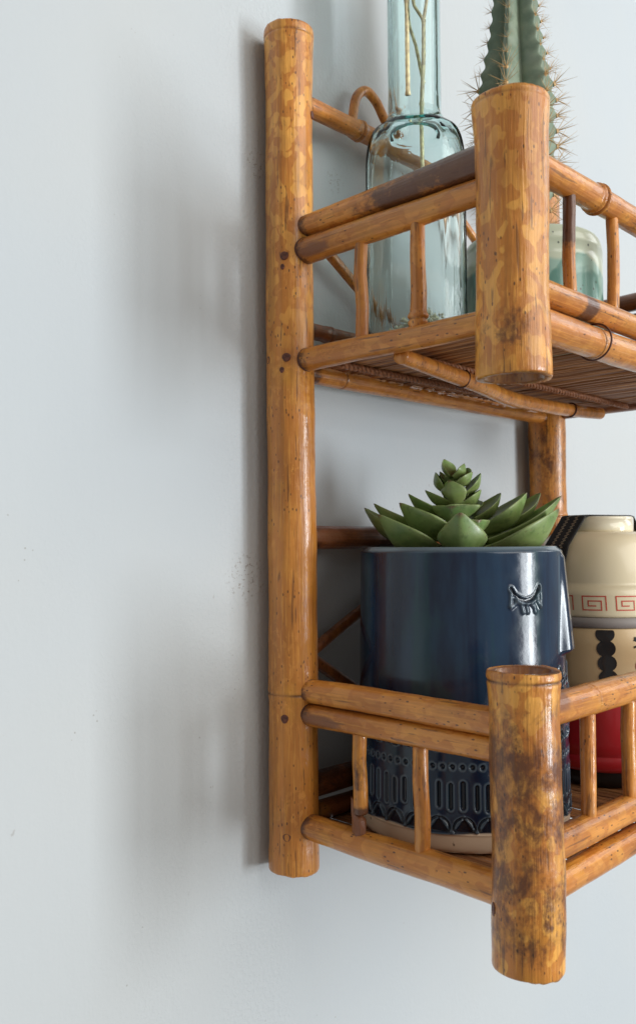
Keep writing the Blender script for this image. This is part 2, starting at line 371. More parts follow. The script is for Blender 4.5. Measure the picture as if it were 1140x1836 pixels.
# ------------------------------------------------------------------ bamboo shelf
W = .2785; D1 = .1596; D2 = .1621; YB = -.0158
shelf = thing('bamboo_wall_shelf', 'two tier varnished bamboo shelf with cane railings hung on the pale wall', 'shelf', (0, YB, -.2))
def dowel(post_xy, r, az, z, size=.0027, el=1.0):
    a = math.radians(az); nrm = Vector((math.cos(a), math.sin(a), 0)); th = np.linspace(0, 2 * np.pi, 14, endpoint=False)
    V = []; k = random.uniform(.85, 1.15)
    for rr, h in ((1., -.0016), (1., .00015), (.86, .0004), (.25, .0001)):
        for t in th: V.append((rr * size * k * math.cos(t) * (1 + .08 * math.sin(3 * t)), rr * size * el * math.sin(t), h))
    F = [tuple(f) for f in grid_faces(4, 14).tolist()] + [tuple(range(42, 56))]
    rot = nrm.to_track_quat('Z', 'Y').to_matrix()
    return link('dowel', mesh('dowel', V, F), M_DOWEL, shelf, Vector((post_xy[0], post_xy[1], z)) + nrm * (r - .0001), rot)

cane('post', (-.0002, YB, -.1798), (-.0006, YB, .2898), [(0, .0157), (.055, .0151), (.091, .0152), (.0962, .0155), (.11, .0153), (.18, .0151), (.32, .0149), (.43, .0148), (.450, .0152), (.4696, .0158)],
     M_POST, shelf, rings=[(.0962, .8), (.4642, .5)], blotchf=lambda z: .12 + .88 * np.clip((z - .26) / .09, 0, 1), darks=[(.33, .03, .36), (.11, .02, .38), (.40, .05, .35)], base_dark=.16, ns=56, hollow=(True, True), bulge=.0003, label='tall back post nearest the lit stretch of wall')
cane('post', (W + .0005, YB, -.1822), (W - .0035, YB, .2838), [(0, .0154), (.28, .0155), (.38, .0145), (.466, .0143)], M_POST, shelf, rings=[(.2, .8)], blotchf=lambda z: 0 * z + .15, darks=[(.25, .03, .5)], base_dark=.45, ns=40, hollow=(True, True))
cane('post', (-.0005, -D1, .0713), (-.0003, -D1, .1955), [(0, .0180), (.03, .0177), (.08, .0172), (.10, .0175), (.114, .0183), (.1242, .0188)],
     M_POST, shelf, rings=[(.1215, .35)], darks=[(.020, .02, .46), (.11, .012, .22)], base_dark=.18, ns=60, hollow=(True, True), bulge=.0002, label='stout short corner post of the upper tier')
cane('post', (0, -D2, -.1835), (-.0004, -D2, -.0566), [(0, .0172), (.035, .0170), (.09, .0166), (.112, .0166), (.122, .0174), (.1269, .0177)],
     M_POST, shelf, rings=[(.1228, .9)], darks=[(.076, .045, .57), (.03, .04, .53), (.11, .012, .44)], base_dark=.3, ns=60, hollow=(True, True), bulge=.0003, label='stout darker corner post of the lower tier')
for D, z0, z1 in ((D1, .0708, .1925), (D2, -.1866, -.0572)):
    cane('post', (W, -D, z0), (W, -D, z1), [(0, .0172), (.09, .0168), (.115, .0174), (.13, .0175)], M_POST, shelf, rings=[(.115, .5)], base_dark=.2, hollow=(True, True))

def rail(A, B, r0, r1, mat=None, rings=(), darks=(), cuts=(), bd=.24, label=None, **kw):
    L = (Vector(B) - Vector(A)).length
    return cane('rail', A, B, [(0, r0), (L, r1)], mat or M_RAIL, shelf, rings=rings, darks=list(darks) + [(0, .012, .62), (L, .008, .7)], cuts=cuts, base_dark=bd, ns=30, label=label, **kw)
# left side, upper tier
e0 = YB - .010
rail((0, e0, .1750), (0, -D1 + .008, .1740), .0064, .0088, darks=[(.080, .05, .66), (.125, .040, .92)], bd=.30, label='rail charred dark towards the corner post')
rail((0, e0, .1610), (0, -D1 + .008, .1605), .0078, .0064, cuts=[(.014, 3.6, .012, .5)], bd=.10)
rail((0, e0, .1003), (0, -D1 + .008, .0996), .0070, .0060, bd=.16)
# left side, lower tier
rail((0, e0, -.0815), (0, -D2 + .008, -.0813), .0070, .0074, bd=.20)
rail((0, e0, -.0942), (0, -D2 + .008, -.0935), .0066, .0062, cuts=[(.016, 3.4, .014, .6)], bd=.18)
rail((0, e0, -.1545), (0, -D2 + .008, -.1545), .0074, .0084, bd=.12)
# right side (mostly beyond the picture)
for z, r, D in ((.1745, .0072, D1), (.1600, .0066, D1), (.1000, .0066, D1)):
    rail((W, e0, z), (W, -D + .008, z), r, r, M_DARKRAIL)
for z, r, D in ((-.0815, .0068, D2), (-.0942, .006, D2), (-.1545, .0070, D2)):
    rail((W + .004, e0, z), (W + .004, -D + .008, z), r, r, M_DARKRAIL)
# front
rail((.010, -D1, .1733), (W - .008, -D1, .1740), .0072, .0068, rings=[(.068, 1.9, .35)], darks=[(.0, .02, .3), (.03, .016, .42), (.055, .015, .35), (.10, .02, .45)], bd=.25, ringw=.0010, label='knotted top rail with brown bands')
rail((.010, -D1, .1150), (W - .008, -D1, .1155), .0068, .0068, darks=[(.052, .010, .72), (.09, .03, .36)], bd=.15)
rail((.010, -D1 - .0008, .0992), (W - .008, -D1, .0995), .0086, .0086, rings=[(.062, .5)], bd=.10, bulge=.0002)
rail((.010, -D2, -.0770), (W - .008, -D2, -.0765), .0082, .0084, cuts=[(.010, 1.9, .010, 1.2)], rings=[(.045, .15), (.075, .15)], bd=.16)
rail((.010, -D2, -.1380), (W - .008, -D2, -.1382), .0076, .0076, darks=[(.03, .02, .45)], bd=.24, cuts=[(.008, 1.7, .01, .9)])
rail((.010, -D2, -.1556), (W - .008, -D2, -.1553), .0072, .0072, bd=.22)
# back
rail((.010, YB + .001, .2532), (W - .008, YB + .001, .2525), .0060, .0060, rings=[(.048, 1.2, .5)], bd=.18)
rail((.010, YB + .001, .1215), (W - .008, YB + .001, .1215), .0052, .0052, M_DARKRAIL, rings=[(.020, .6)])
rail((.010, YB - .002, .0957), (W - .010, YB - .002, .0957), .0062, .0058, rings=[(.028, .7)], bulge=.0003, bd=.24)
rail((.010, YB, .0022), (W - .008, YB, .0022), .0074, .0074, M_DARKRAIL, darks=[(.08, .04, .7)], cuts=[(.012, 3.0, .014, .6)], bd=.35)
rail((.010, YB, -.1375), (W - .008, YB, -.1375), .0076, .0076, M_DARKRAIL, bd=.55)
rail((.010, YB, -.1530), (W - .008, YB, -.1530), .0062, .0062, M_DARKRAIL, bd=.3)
# curved and crossing canes of the back
yk = YB + .0035
curve_cane('hanging_loop', [(.0560, yk, .2500), (.0570, yk, .2640), (.0605, yk, .2765), (.0690, yk, .2832), (.0790, yk, .2795), (.0880, yk, .2700), (.1010, yk, .2610), (.1350, yk, .2440), (.1700, yk, .2272), (.2050, yk, .2050), (.268, yk, .1650)], [.0030, .0030, .0029], M_RAIL, shelf, n=120, dark=.25, label='bent cane loop at the back')
curve_cane('back_cane', [(.004, yk, .1885), (.0362, yk, .1705), (.0537, yk, .1598), (.085, yk, .1410), (.115, yk, .1235)], .0032, M_RAIL, shelf, dark=.3)
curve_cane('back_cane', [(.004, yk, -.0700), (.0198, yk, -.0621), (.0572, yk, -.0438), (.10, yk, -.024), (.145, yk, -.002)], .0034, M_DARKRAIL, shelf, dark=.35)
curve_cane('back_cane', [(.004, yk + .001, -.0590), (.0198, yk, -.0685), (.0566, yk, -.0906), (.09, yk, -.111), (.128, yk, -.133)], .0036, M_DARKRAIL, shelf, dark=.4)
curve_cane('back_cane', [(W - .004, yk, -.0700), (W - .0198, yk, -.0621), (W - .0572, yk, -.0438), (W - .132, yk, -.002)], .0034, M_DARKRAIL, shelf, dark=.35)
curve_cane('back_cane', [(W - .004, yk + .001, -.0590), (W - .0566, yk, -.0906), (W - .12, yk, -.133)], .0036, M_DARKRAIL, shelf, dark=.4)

def baluster(A, B, r0, r1, rings=(), darks=(), mat=None, label=None, cuts=(), bd=.15):
    L = (Vector(B) - Vector(A)).length
    return cane('baluster', A, B, [(0, r0), (L, r1)], mat or M_RAIL, shelf, rings=rings, darks=darks, cuts=cuts, base_dark=bd, ns=20, label=label)
baluster((0, -.0691, .1045), (0, -.0695, .1570), .0037, .0038)
baluster((0, -.1058, .1035), (0, -.1064, .1575), .0044, .0039, rings=[(.0045, 1.3, .5)], label='baluster with a bulging knot at its foot')
brk = baluster((0, -.0656, -.1395), (0, -.0653, -.0985), .0042, .0040, darks=[(.0, .004, 1.0), (.02, .02, .5)], label='splintered baluster broken near its foot')
baluster((0, -.1051, -.1500), (0, -.1045, -.0985), .0041, .0041, darks=[(.01, .03, .3)])
def splinter():
    V = []; F = []
    prof = [(0, .0044, .0030), (.004, .0043, .0033), (.009, .0044, .0032), (.0125, .0050, .0020), (.016, .0044, .0010), (.0195, .0042, .0004)]
    for i, (z, a, b) in enumerate(prof):
        off = (0, 0, -.0008, -.0026, -.0040, -.0052)[i]; wa = (1, 1, .92, .52, .32, .10)[i]
        for j in range(8):
            t = 2 * math.pi * j / 8; V.append((b * math.sin(t) * (1 + .25 * random.uniform(-1, 1)), -off + a * wa * math.cos(t) * (1 + .18 * random.uniform(-1, 1)), z + .0007 * random.uniform(-1, 1)))
    F = [tuple(f) for f in grid_faces(len(prof), 8).tolist()] + [tuple(range(8))[::-1], tuple(range(40, 48))]
    me = mesh('broken_stub', V, F, {'dark': [.3] * 48, 'cut': [.8] * 48}, smooth=False)
    return link('broken_stub', me, M_DARKRAIL, shelf, (-.001, -.0656, -.1515))
splinter()
for i, x in enumerate((.0512, .0957, .140, .185, .230)):
    baluster((x, -D1, .1200), (x + .0005, -D1, .1690), .0034, .0034, darks=[(.040, .025, .72)] if i == 0 else (), mat=M_RAIL, label='darker reddish baluster' if i == 0 else None)
for i, x in enumerate((.0553, .0988, .142, .185, .228)):
    baluster((x, -D2, -.1330), (x + .0008, -D2, -.0830), .0040, .0040, bd=.2)

# dowel heads and sunken knots on the posts
P0 = (0, YB)
for az, z in ((211, .1570), (215, .1008), (158, .1008), (206, -.0958), (210, -.1590)): dowel(P0, .0137, az, z, .0024)
for az, z in ((207, .151), (204, .0940), (198, -.1660)): dowel(P0, .0137, az, z, .0012, 1.4)
dowel(P0, .0135, 296, .2400, .0022)
PF = (-.0004, -D1); PL = (0, -D2)
dowel(PF, .0155, 149, .0977, .0023, 1.2); dowel(PF, .0153, 274, .1740, .0016, 3.2)
dowel(PL, .0149, 262, -.0800, .0022, 1.5); dowel(PL, .0151, 146, -.0945, .0023, 1.7); dowel(PL, .0154, 144, -.1583, .0019, 1.6)
# dark sockets where rails are let into the back post
def socket(A, r):
    th = np.linspace(0, 2 * np.pi, 24, endpoint=False); V = []
    for k_, dy in ((.98, 0), (1.05, -.0001), (1.07, .0004), (1.0, .001)):
        for t in th:
            wv = 1 + (.05 * math.sin(2 * t + r * 9000) - .03) * (k_ > 1); x, z = .92 * r * k_ * wv * math.cos(t), .92 * r * k_ * wv * math.sin(t) * 1.02
            y = -math.sqrt(max(.0137 ** 2 - x * x, 0)) + YB + dy - .0002
            V.append((A[0] + x, y, A[1] + z))
    return link('socket_rim', mesh('socket_rim', V, [tuple(f) for f in grid_faces(4, 24).tolist()]), M_TIE, shelf)
for x, z, r in ((0, .1613, .0078), (0, .1003, .0070), (0, -.0942, .0066), (0, -.1545, .0075)): socket((x, z), r)

# mat of split bamboo slats, each a part
SL = .128
def slat_mesh(k_):
    r_ = np.random.default_rng(100 + k_); hw = .00225 + r_.uniform(-.0004, .0003); V = []
    prof = [(-1, 0), (-.75, .8), (0, 1.15), (.75, .8), (1, 0), (0, -.5)]
    ys = np.linspace(0, -SL, 7)
    bx = np.cumsum(r_.uniform(-.00012, .00012, 7)); bz = r_.uniform(-.00025, .00025, 7)
    for i, y in enumerate(ys):
        for a, b in prof: V.append((a * hw * r_.uniform(.9, 1.05) + bx[i], y, -b * .0009 + bz[i]))
    F = [tuple(f) for f in grid_faces(7, 6).tolist()] + [tuple(range(6))[::-1], tuple(range(36, 42))]
    return mesh('slat', V, F)
SM = [slat_mesh(k_) for k_ in range(8)]
for me in SM: me.materials.append(M_SLAT)
for zt, D in ((.0995, D1), (-.1592, D2)):
    x = .0090 if zt > 0 else .0080
    while x < W - .008:
        o = link('slat', random.choice(SM), None, shelf, (x, YB + (-.008 if zt > 0 else .010) + random.uniform(-.002, .001), zt + random.uniform(-.0004, .0004)), Matrix.Rotation(random.uniform(-.018, .018), 3, 'Z') @ Matrix.Rotation(random.choice((0, math.pi)) if zt < 0 else random.uniform(-.25, .25), 3, 'Y'))
        if zt < 0: o.scale.y = 1.14
        x += random.uniform(.0034, .0039)
# support canes under the mats and the twisted cord that stitches the slats
curve_cane('support_cane', [(.002, -.0930, .0925), (.040, -.0865, .0920), (.0882, -.0800, .0905), (.135, -.0700, .0895), (.1763, -.0665, .0900), (.225, -.0655, .0912), (.262, -.068, .0925)], [.0040, .0046, .0048, .0046, .0042], M_RAIL, shelf, n=90, dark=.28, label='bent cane carrying the slats from below')
for q in ((.070, -.0822, .0911), (.222, -.0657, .0912)):
    V, F = tube_pts([(q[0] + .0008 * math.sin(t), q[1] + .0050 * math.cos(t), q[2] + .0050 * math.sin(t)) for t in np.linspace(0, 2 * np.pi, 26)], [.00055] * 26, 6)
    link('binding', mesh('binding', V, F), M_TIE, shelf)
V, F = tube_pts([(.073 + .0004 * math.sin(t), -D1 + .0092 * math.cos(t) - .0008, .0993 + .0092 * math.sin(t)) for t in np.linspace(0, 2 * np.pi, 40)], [.0005] * 40, 6)
link('binding', mesh('binding', V, F), M_TIE, shelf)
for z, yy in ((.0968, -.083), (.0968, -.045), (.0968, -.130), (-.1618, -.09)):
    for ph in (0, math.pi):
        X = np.linspace(.012, W - .008, 260)
        P = [(x_, yy - .010 * (x_ - .14) + .0011 * math.cos(x_ * 900 + ph), z + .0011 * math.sin(x_ * 900 + ph)) for x_ in X]
        if yy < -.1: continue
        V, F = tube_pts(P, [.00115] * 260, 6)
        link('cord', mesh('cord', V, F), M_CORD, shelf)

# ------------------------------------------------------------------ lathe with any cross-section
def lathe(prof, ns=96, shape=None, attrs=None):
    """prof: [(r, z)]. shape(theta, r, z) -> r."""
    th = np.linspace(0, 2 * np.pi, ns, endpoint=False); V = []
    for r, z in prof:
        rr = shape(th, r, z) if shape else np.full(ns, r)
        V.append(np.stack([rr * np.cos(th), rr * np.sin(th), np.full(ns, z)], 1))
    V = np.concatenate(V); F = grid_faces(len(prof), ns).tolist(); F = [tuple(f) for f in F]
    if prof[0][0] > 1e-5: F.append(tuple(range(ns))[::-1])
    if prof[-1][0] > 1e-5: F.append(tuple(range((len(prof) - 1) * ns, len(prof) * ns)))
    return V, F
def arc(r0, z0, r1, z1, n=8, convex=True):
    """quarter ellipse from (r0,z0) to (r1,z1)"""
    t = np.linspace(0, np.pi / 2, n)
    if convex: return [(r1 + (r0 - r1) * math.cos(a), z0 + (z1 - z0) * math.sin(a)) for a in t]
    return [(r0 + (r1 - r0) * math.sin(a), z1 + (z0 - z1) * math.cos(a)) for a in t]

def sqarc(r0, z0, r1, z1, n): return [(r1 + (r0 - r1) * max(0, math.cos(a)) ** .82, z0 + (z1 - z0) * math.sin(a) ** .86) for a in np.linspace(0, np.pi / 2, n)]
# ------------------------------------------------------------------ glass bottle
BX, BY, BZ = .0625, -.0560, .1002
bot = thing('glass_bottle', 'clear aqua glass bottle with chamfered sides standing on the upper shelf', 'bottle', (BX, BY, BZ))
A0 = math.radians(218)
def bshape(inset):
    def f(th, r, z):
        k_ = np.zeros_like(th)
        for i in range(8):
            d = (.0283 if i % 2 == 0 else .0316) - inset; c = np.clip(np.cos(th - A0 - i * math.pi / 4), 0, 1) / d; k_ += c ** 60
        body = k_ ** (-1 / 60)
        m = min(1, max(0, (r - .0155) / (.029 - inset - .0155))) if z > .08 else (r / (.029 - inset))
        neck = np.full_like(th, r)
        return (body * (r / (.029 - inset))) * min(1, m if z > .08 else 1) + neck * (1 - min(1, m if z > .08 else 1))
    return f
outer = [(.004, .003), (.018, .0008), (.0255, 0), (.028, .0012), (.029, .004)] + [(.029, z) for z in np.linspace(.010, .104, 10)] + sqarc(.029, .110, .0176, .1405, 14) + [(.0174, .1425), (.0172, .1450), (.0160, .1465), (.0155, .150)] + [(.0155 - .0000 * z, z) for z in np.linspace(.16, .252, 8)] + [(.0158, .255), (.0185, .257), (.0188, .266), (.0165, .268)]
inner = [(.0130, .268), (.0125, .255)] + [(.0128, z) for z in np.linspace(.25, .155, 7)] + [(.0130, .148)] + sqarc(.0270, .109, .0138, .138, 12)[::-1] + [(.0270, z) for z in np.linspace(.100, .012, 9)] + [(.0255, .0075), (.018, .006), (.004, .0055)]
Vo, Fo = lathe(outer, 128, bshape(0)); Vi, Fi = lathe(inner, 128, bshape(.0020))
n0 = len(Vo); no, ni = 128 * (len(outer) - 1), 0
Fo = [f for f in Fo if len(f) == 4] + [tuple(range(128))[::-1]]; Fi = [tuple(i + n0 for i in f) for f in Fi if len(f) == 4] + [tuple(n0 + i for i in range((len(inner) - 1) * 128, len(inner) * 128))]
br = [(no + j, no + (j + 1) % 128, n0 + (j + 1) % 128, n0 + j) for j in range(128)]
link('bottle_body', mesh('bottle_body', np.concatenate([Vo, Vi]), Fo + Fi + br), M_GLASS, bot, (BX, BY, BZ))
# dried bits lying in the bottle
def blob(c, s, n=9):
    V = []; F = []
    for i in range(n):
        q = np.array(c) + rng.normal(0, 1, 3) * s * np.array([1, 1, .55]); r = rng.uniform(.0010, .0026)
        b = len(V); pts = [(0, 0, 1), (1, 0, 0), (0, 1, 0), (-1, 0, 0), (0, -1, 0), (0, 0, -1)]
        V += [q + np.array(p_) * r * rng.uniform(.5, 1.3) for p_ in pts]
        F += [tuple(b + i_ for i_ in f) for f in ((0, 1, 2), (0, 2, 3), (0, 3, 4), (0, 4, 1), (5, 2, 1), (5, 3, 2), (5, 4, 3), (5, 1, 4))]
    return V, F
V, F = [], []
for c, s, n_ in (((-.013, -.009, .019), .0038, 70), ((-.005, -.014, .023), .0040, 80), ((-.017, -.001, .017), .003, 40), ((.004, -.014, .016), .004, 40)):
    v2, f2 = blob(c, s, n_); F += [tuple(i + len(V) for i in f) for f in f2]; V += v2
deb = link('dried_petal_debris', mesh('dried_petal_debris', V, F), M_CRUST, None, (BX, BY, BZ)); setp(deb, 'pale crumbled petal debris lying in the bottom of the glass bottle', 'debris', None, 'stuff')

def px(x, y, Z):   # a point seen at photo position (x, y), Z metres in front of the viewer
    return CAM + (FW + RT * ((x - 570) / 1534.37) - UP * ((y - 918) / 1534.37)) * Z
def twig(label, base, branches):
    t = thing('dried_twig', label, 'twig', base, 'dried twigs in the bottle')
    for nm, pts, r0, r1 in branches:
        pts = [np.array(p_) for p_ in pts]; P = []; 
        for a, b in zip(pts[:-1], pts[1:]): P += [a + (b - a) * f for f in np.linspace(0, 1, 10)[:-1]]
        P.append(pts[-1]); P = np.array(P); nn = len(P); rad = np.linspace(r0, r1, nn) * (1 + .05 * np.sin(np.arange(nn) * 1.9))
        rad[::18] *= 1.3
        V, F = tube_pts(P - P[0], rad, 8); link(nm, mesh(nm, V, F), M_TWIG, t, P[0])
    return t
Zb = .4915
twig('straight forked dried twig hanging in the bottle neck, its foot free in the body', px(757, 318, Zb),
     [('stem', [px(757, 318, Zb), px(756, 240, Zb), px(755, 190, Zb), px(758, 100, Zb), px(758, 38, Zb)], .0012, .0011),
      ('branch', [px(758, 38, Zb), px(742, 12, Zb), px(733, -40, Zb), px(728, -150, Zb)], .0010, .0007),
      ('branch', [px(758, 38, Zb), px(764, 0, Zb), px(768, -70, Zb), px(772, -150, Zb)], .0010, .0007),
      ('branch', [px(758, 150, Zb + .003), px(745, 84, Zb + .003), px(733, 45, Zb + .003), px(730, -30, Zb + .003), px(722, -160, Zb + .003)], .0010, .0007)])
twig('short thick dried twig against the side wall of the bottle neck', px(731, 170, Zb - .004),
     [('stem', [px(731, 170, Zb - .004), px(730, 100, Zb - .003), px(729, 0, Zb), px(735, -170, Zb)], .0013, .0012)])

# ------------------------------------------------------------------ potted cactus
CX, CY, CZ = .1325, -.0900, .1003
cp = thing('cactus_pot', 'cream and green speckled round pot holding the cactus behind the corner post', 'plant pot', (CX, CY, CZ))
RC = .0415
prof = [(.030, 0), (.036, .001), (.040, .005)] + [(RC, z) for z in np.linspace(.012, .070, 8)] + arc(RC, .070, .037, .0800, 8) + [(.0355, .0804), (.034, .079), (.0335, .070), (.0335, .060)]
V, F = lathe(prof, 72); link('pot_body', mesh('pot_body', V, F), M_CPOT, cp, (CX, CY, CZ))
V, F = lathe([(.034, .071), (.02, .0725), (.001, .073)], 40); link('soil', mesh('soil', V, F), M_PALESOIL, cp, (CX, CY, CZ))
KX, KY = .1212, -.0887; KZ = CZ + .070
cac = thing('cactus', 'tall ribbed blue green cactus with brown spines growing from the speckled pot', 'cactus', (KX, KY, KZ))
ztop = .220; NR = 6; nz, nth = 260, 160; A1 = math.radians(196)
zs = np.linspace(0, ztop, nz); th = np.linspace(0, 2 * np.pi, nth, endpoint=False)
def Rz(z): return .955 * np.interp(z, [0, .02, .05, .097, .106, .116, .133, .151, .19, .214, .220], [.015, .0175, .0242, .0245, .0234, .0212, .0175, .0148, .0125, .007, .001])
pitch = .0098
def rib(th_, z):
    a = (th_ - A1) * NR / (2 * np.pi); fr = np.abs((a + .5) % 1 - .5) * 2        # 0 on a crest, 1 in a groove
    k_ = 1 - .47 * fr ** 1.1; ribi = np.round(a)
    ph = (z / pitch + (ribi % 2) * .5)
    bmp = (.5 + .5 * np.cos(2 * np.pi * ph)); return k_ * (1 + .09 * (bmp - .5) * np.exp(-(fr / .40) ** 2)), fr
T, Zg = np.meshgrid(th, zs); kk, fr = rib(T, Zg); Rg = Rz(Zg) * kk
bend = .004 * np.sin(Zg / ztop * 2.2)
V = np.stack([Rg * np.cos(T) - bend * .2, Rg * np.sin(T), Zg], -1).reshape(-1, 3)
F = [tuple(f) for f in grid_faces(nz, nth).tolist()] + [tuple(range(nth))[::-1], tuple(range((nz - 1) * nth, nz * nth))]
link('cactus_stem', mesh('cactus_stem', V, F, {'cork': np.clip((.022 - Zg.ravel()) / .01, 0, 1)}), M_CACTUS, cac, (KX, KY, KZ))
def spine_mesh(k_):
    r_ = np.random.default_rng(500 + k_); V = []; F = []
    for i in range(11):
        a = 2 * np.pi * i / 11 + r_.uniform(-.25, .25); tilt = r_.uniform(.35, 1.15) if i else .1; L = r_.uniform(.006, .0140)
        d = np.array([math.sin(tilt) * math.cos(a), math.sin(tilt) * math.sin(a), math.cos(tilt)]); u = np.cross(d, [0, .3, 1.]); u /= np.linalg.norm(u); v = np.cross(d, u)
        b = len(V); o0 = d * .0002
        for s_, rr in ((0, .00021), (.5, .00015), (1, .00004)):
            for t in (0, 2.1, 4.2): V.append(o0 + d * L * s_ + (u * math.cos(t) + v * math.sin(t)) * rr)
        for s_ in (0, 1):
            for j in range(3): F.append((b + s_ * 3 + j, b + s_ * 3 + (j + 1) % 3, b + s_ * 3 + 3 + (j + 1) % 3, b + s_ * 3 + 3 + j))
    b = len(V)   # woolly cushion
    for i_, (rr, h) in enumerate(((.0015, -.0006), (.0013, .0005), (.0005, .0009))):
        for t in np.linspace(0, 2 * np.pi, 8, endpoint=False): V.append(np.array([rr * math.cos(t), rr * math.sin(t), h]))
    for f in grid_faces(3, 8).tolist(): F.append(tuple(b + i_ for i_ in f))
    F.append(tuple(range(b + 16, b + 24)))
    me = mesh('spine_cluster', V, F); me.materials.append(M_SPINE); return me
SPM = [spine_mesh(k_) for k_ in range(7)]
for i in range(NR):
    az = A1 + i * 2 * np.pi / NR; z = pitch * ((i % 2) * .5 + 1)
    while z < ztop - .006:
        zr = z; R_ = float(Rz(zr) * 1.03)
        nrm = Vector((math.cos(az), math.sin(az), .25 + (.25 if z > .1 else 0))).normalized()
        q = nrm.to_track_quat('Z', 'Y').to_matrix() @ Matrix.Rotation(random.uniform(0, 6.28), 3, 'Z') @ Matrix.Scale((.58 if .112 < z else 1.05) * random.uniform(.85, 1.15), 3)
        link('spine_cluster', random.choice(SPM), None, cac, (KX + R_ * math.cos(az), KY + R_ * math.sin(az), KZ + zr), q)
        z += pitch * random.uniform(.97, 1.03)

# ------------------------------------------------------------------ blue face pot
PX, PY, PZ = .0757, -.0747, -.1572; HP = .1535
fp = thing('face_planter', 'glossy navy blue ceramic planter with a sleeping face on the lower shelf', 'plant pot', (PX, PY, PZ))
camaz = math.atan2(CAM.y - PY, CAM.x - PX)
FACE = camaz + math.radians(75)
nt, nzp = 900, 400
phi = np.linspace(-np.pi, np.pi, nt, endpoint=False); zv = np.linspace(0, HP, nzp)
PH, ZV = np.meshgrid(phi, zv)                      # phi relative to the face's centre
R0 = .0586 - .0024 * (ZV / HP) + .0003 * np.sin(PH * 2 + 1)
U = PH * .0595; Zw = ZV + PZ                        # metric coords; world height
def sm(x, a, b): t = np.clip((x - a) / (b - a), 0, 1); return t * t * (3 - 2 * t)
def seg_dist(U, Z, pts):
    d = np.full(U.shape, 9.)
    for (a, b), (c, e) in zip(pts[:-1], pts[1:]):
        vx, vz = c - a, e - b; l2 = vx * vx + vz * vz + 1e-12; t = np.clip(((U - a) * vx + (Z - b) * vz) / l2, 0, 1)
        d = np.minimum(d, np.hypot(U - a - t * vx, Z - b - t * vz))
    return d
H = np.zeros_like(U); EDGE = np.zeros_like(U); POOL = np.zeros_like(U)
def groove(d, wd, dep, rim=.0004):
    global H, EDGE, POOL
    g = 1 - sm(d, wd * .45, wd); H = H - dep * g; rr = np.exp(-((d - wd * 1.25) / (wd * .35)) ** 2); H = H + rim * rr
    EDGE = np.maximum(EDGE, .42 * rr); POOL = np.maximum(POOL, g * .6)
def ridge(d, wd, hh):
    global H, EDGE
    g = np.exp(-(d / wd) ** 2); H = H + hh * g; EDGE = np.maximum(EDGE, .5 * np.clip(g * 1.4 - .5, 0, 1))
# slots, dots, wedges in rows
def rows(nrep, fn, z0, z1):
    per = 2 * np.pi / nrep; loc = ((PH / per + .5) % 1 - .5) * per * .0595; m = (Zw > z0) & (Zw < z1)
    d = np.where(m, fn(loc, Zw), 9.); return d
cell = np.round(PH / (2 * np.pi / 58)).astype(int) % 58; cr = np.random.default_rng(3).uniform(-1, 1, (4, 58))
groove(rows(58, lambda u, z: np.hypot((u + cr[0][cell] * .0005) * (1.25 + .28 * cr[1][cell]), np.maximum(np.abs(z + .1287 + cr[2][cell] * .0008) - .0056 - cr[3][cell] * .0008, 0)), -.142, -.115), .0016, .0014, .0003)
groove(rows(72, lambda u, z: np.hypot(u, z + .1140), -.119, -.109), .0015, .0012, .0002)
def tri(u, z):
    a = np.abs(u); return np.maximum(np.maximum(-(z + .1462), (a * .80 + (z + .1405) * .60)) , 0) + .0004
groove(rows(29, tri, -.150, -.137), .0014, .0011, .0005)
groove(rows(29, lambda u, z: np.abs(np.hypot(u, (z + .1445)) - .0054) + np.where(z < -.1462, .01, 0), -.150, -.136), .0007, .0007, .0003)
groove(rows(29, lambda u, z: np.abs(np.hypot(u * 1.0, (z + .106)) - .0042) + np.where(z < -.106, .01, 0), -.108, -.098), .0010, .0009, .0004)
groove(rows(29, lambda u, z: np.hypot(np.maximum(np.abs(u) - .0009, 0), np.maximum(np.abs(z + .1035) - .0016, 0)), -.108, -.099), .0013, .0010, .0003)
# face
rg = .0595
ez = -.0300; eu = -math.radians(38.5) * rg
for sgn in (1, -1):
    def e(pts): return [(sgn * (eu + (a - 556) / 6 / 1534 * .445 * 1.26), ez - (b - 545) / 6 / 1534 * .445) for a, b in pts]
    d = seg_dist(U, Zw, e([(392, 440), (430, 505), (490, 552), (556, 570), (620, 548), (668, 500), (708, 425)])); groove(d, .0012, .0012, .0003)
    for pl in ([(385, 455), (388, 540), (378, 620)], [(440, 545), (425, 600), (385, 640)], [(450, 580), (490, 600), (512, 690)], [(545, 605), (560, 690)], [(600, 600), (640, 640), (648, 690)], [(670, 560), (700, 610), (718, 640)], [(716, 440), (728, 520), (722, 620)]):
        ridge(seg_dist(U, Zw, e(pl)), .0010, .0008)
    ridge(seg_dist(U, Zw, e([(440, 560), (490, 592), (556, 606), (620, 588), (672, 548)])), .0007, .0008)
nt_ = np.clip((-.006 - Zw) / .0555, 0, 1); ntop, nbot = -.006, -.0612
wn = .0068 + .0062 * nt_
nose = np.clip(1 - np.abs(U) / wn, 0, 1); nose = sm(nose, 0, .75) * (.0012 + .0040 * nt_) * sm(Zw, nbot - .0018, nbot + .0026) * (1 - sm(Zw, ntop - .004, ntop))
H += nose; EDGE = np.maximum(EDGE, .45 * np.exp(-((np.abs(U) - wn * .93) / .0009) ** 2) * sm(Zw, nbot, nbot + .001) * (1 - sm(Zw, ntop - .004, ntop)) + .3 * np.exp(-(U / .0012) ** 2) * (nose > .002))
groove(seg_dist(U, Zw, [(-.0115, -.0690), (-.0085, -.0745), (-.0045, -.0765), (0, -.0745), (.0045, -.0765), (.0085, -.0745), (.0115, -.0690)]), .0014, .0012, .0006)
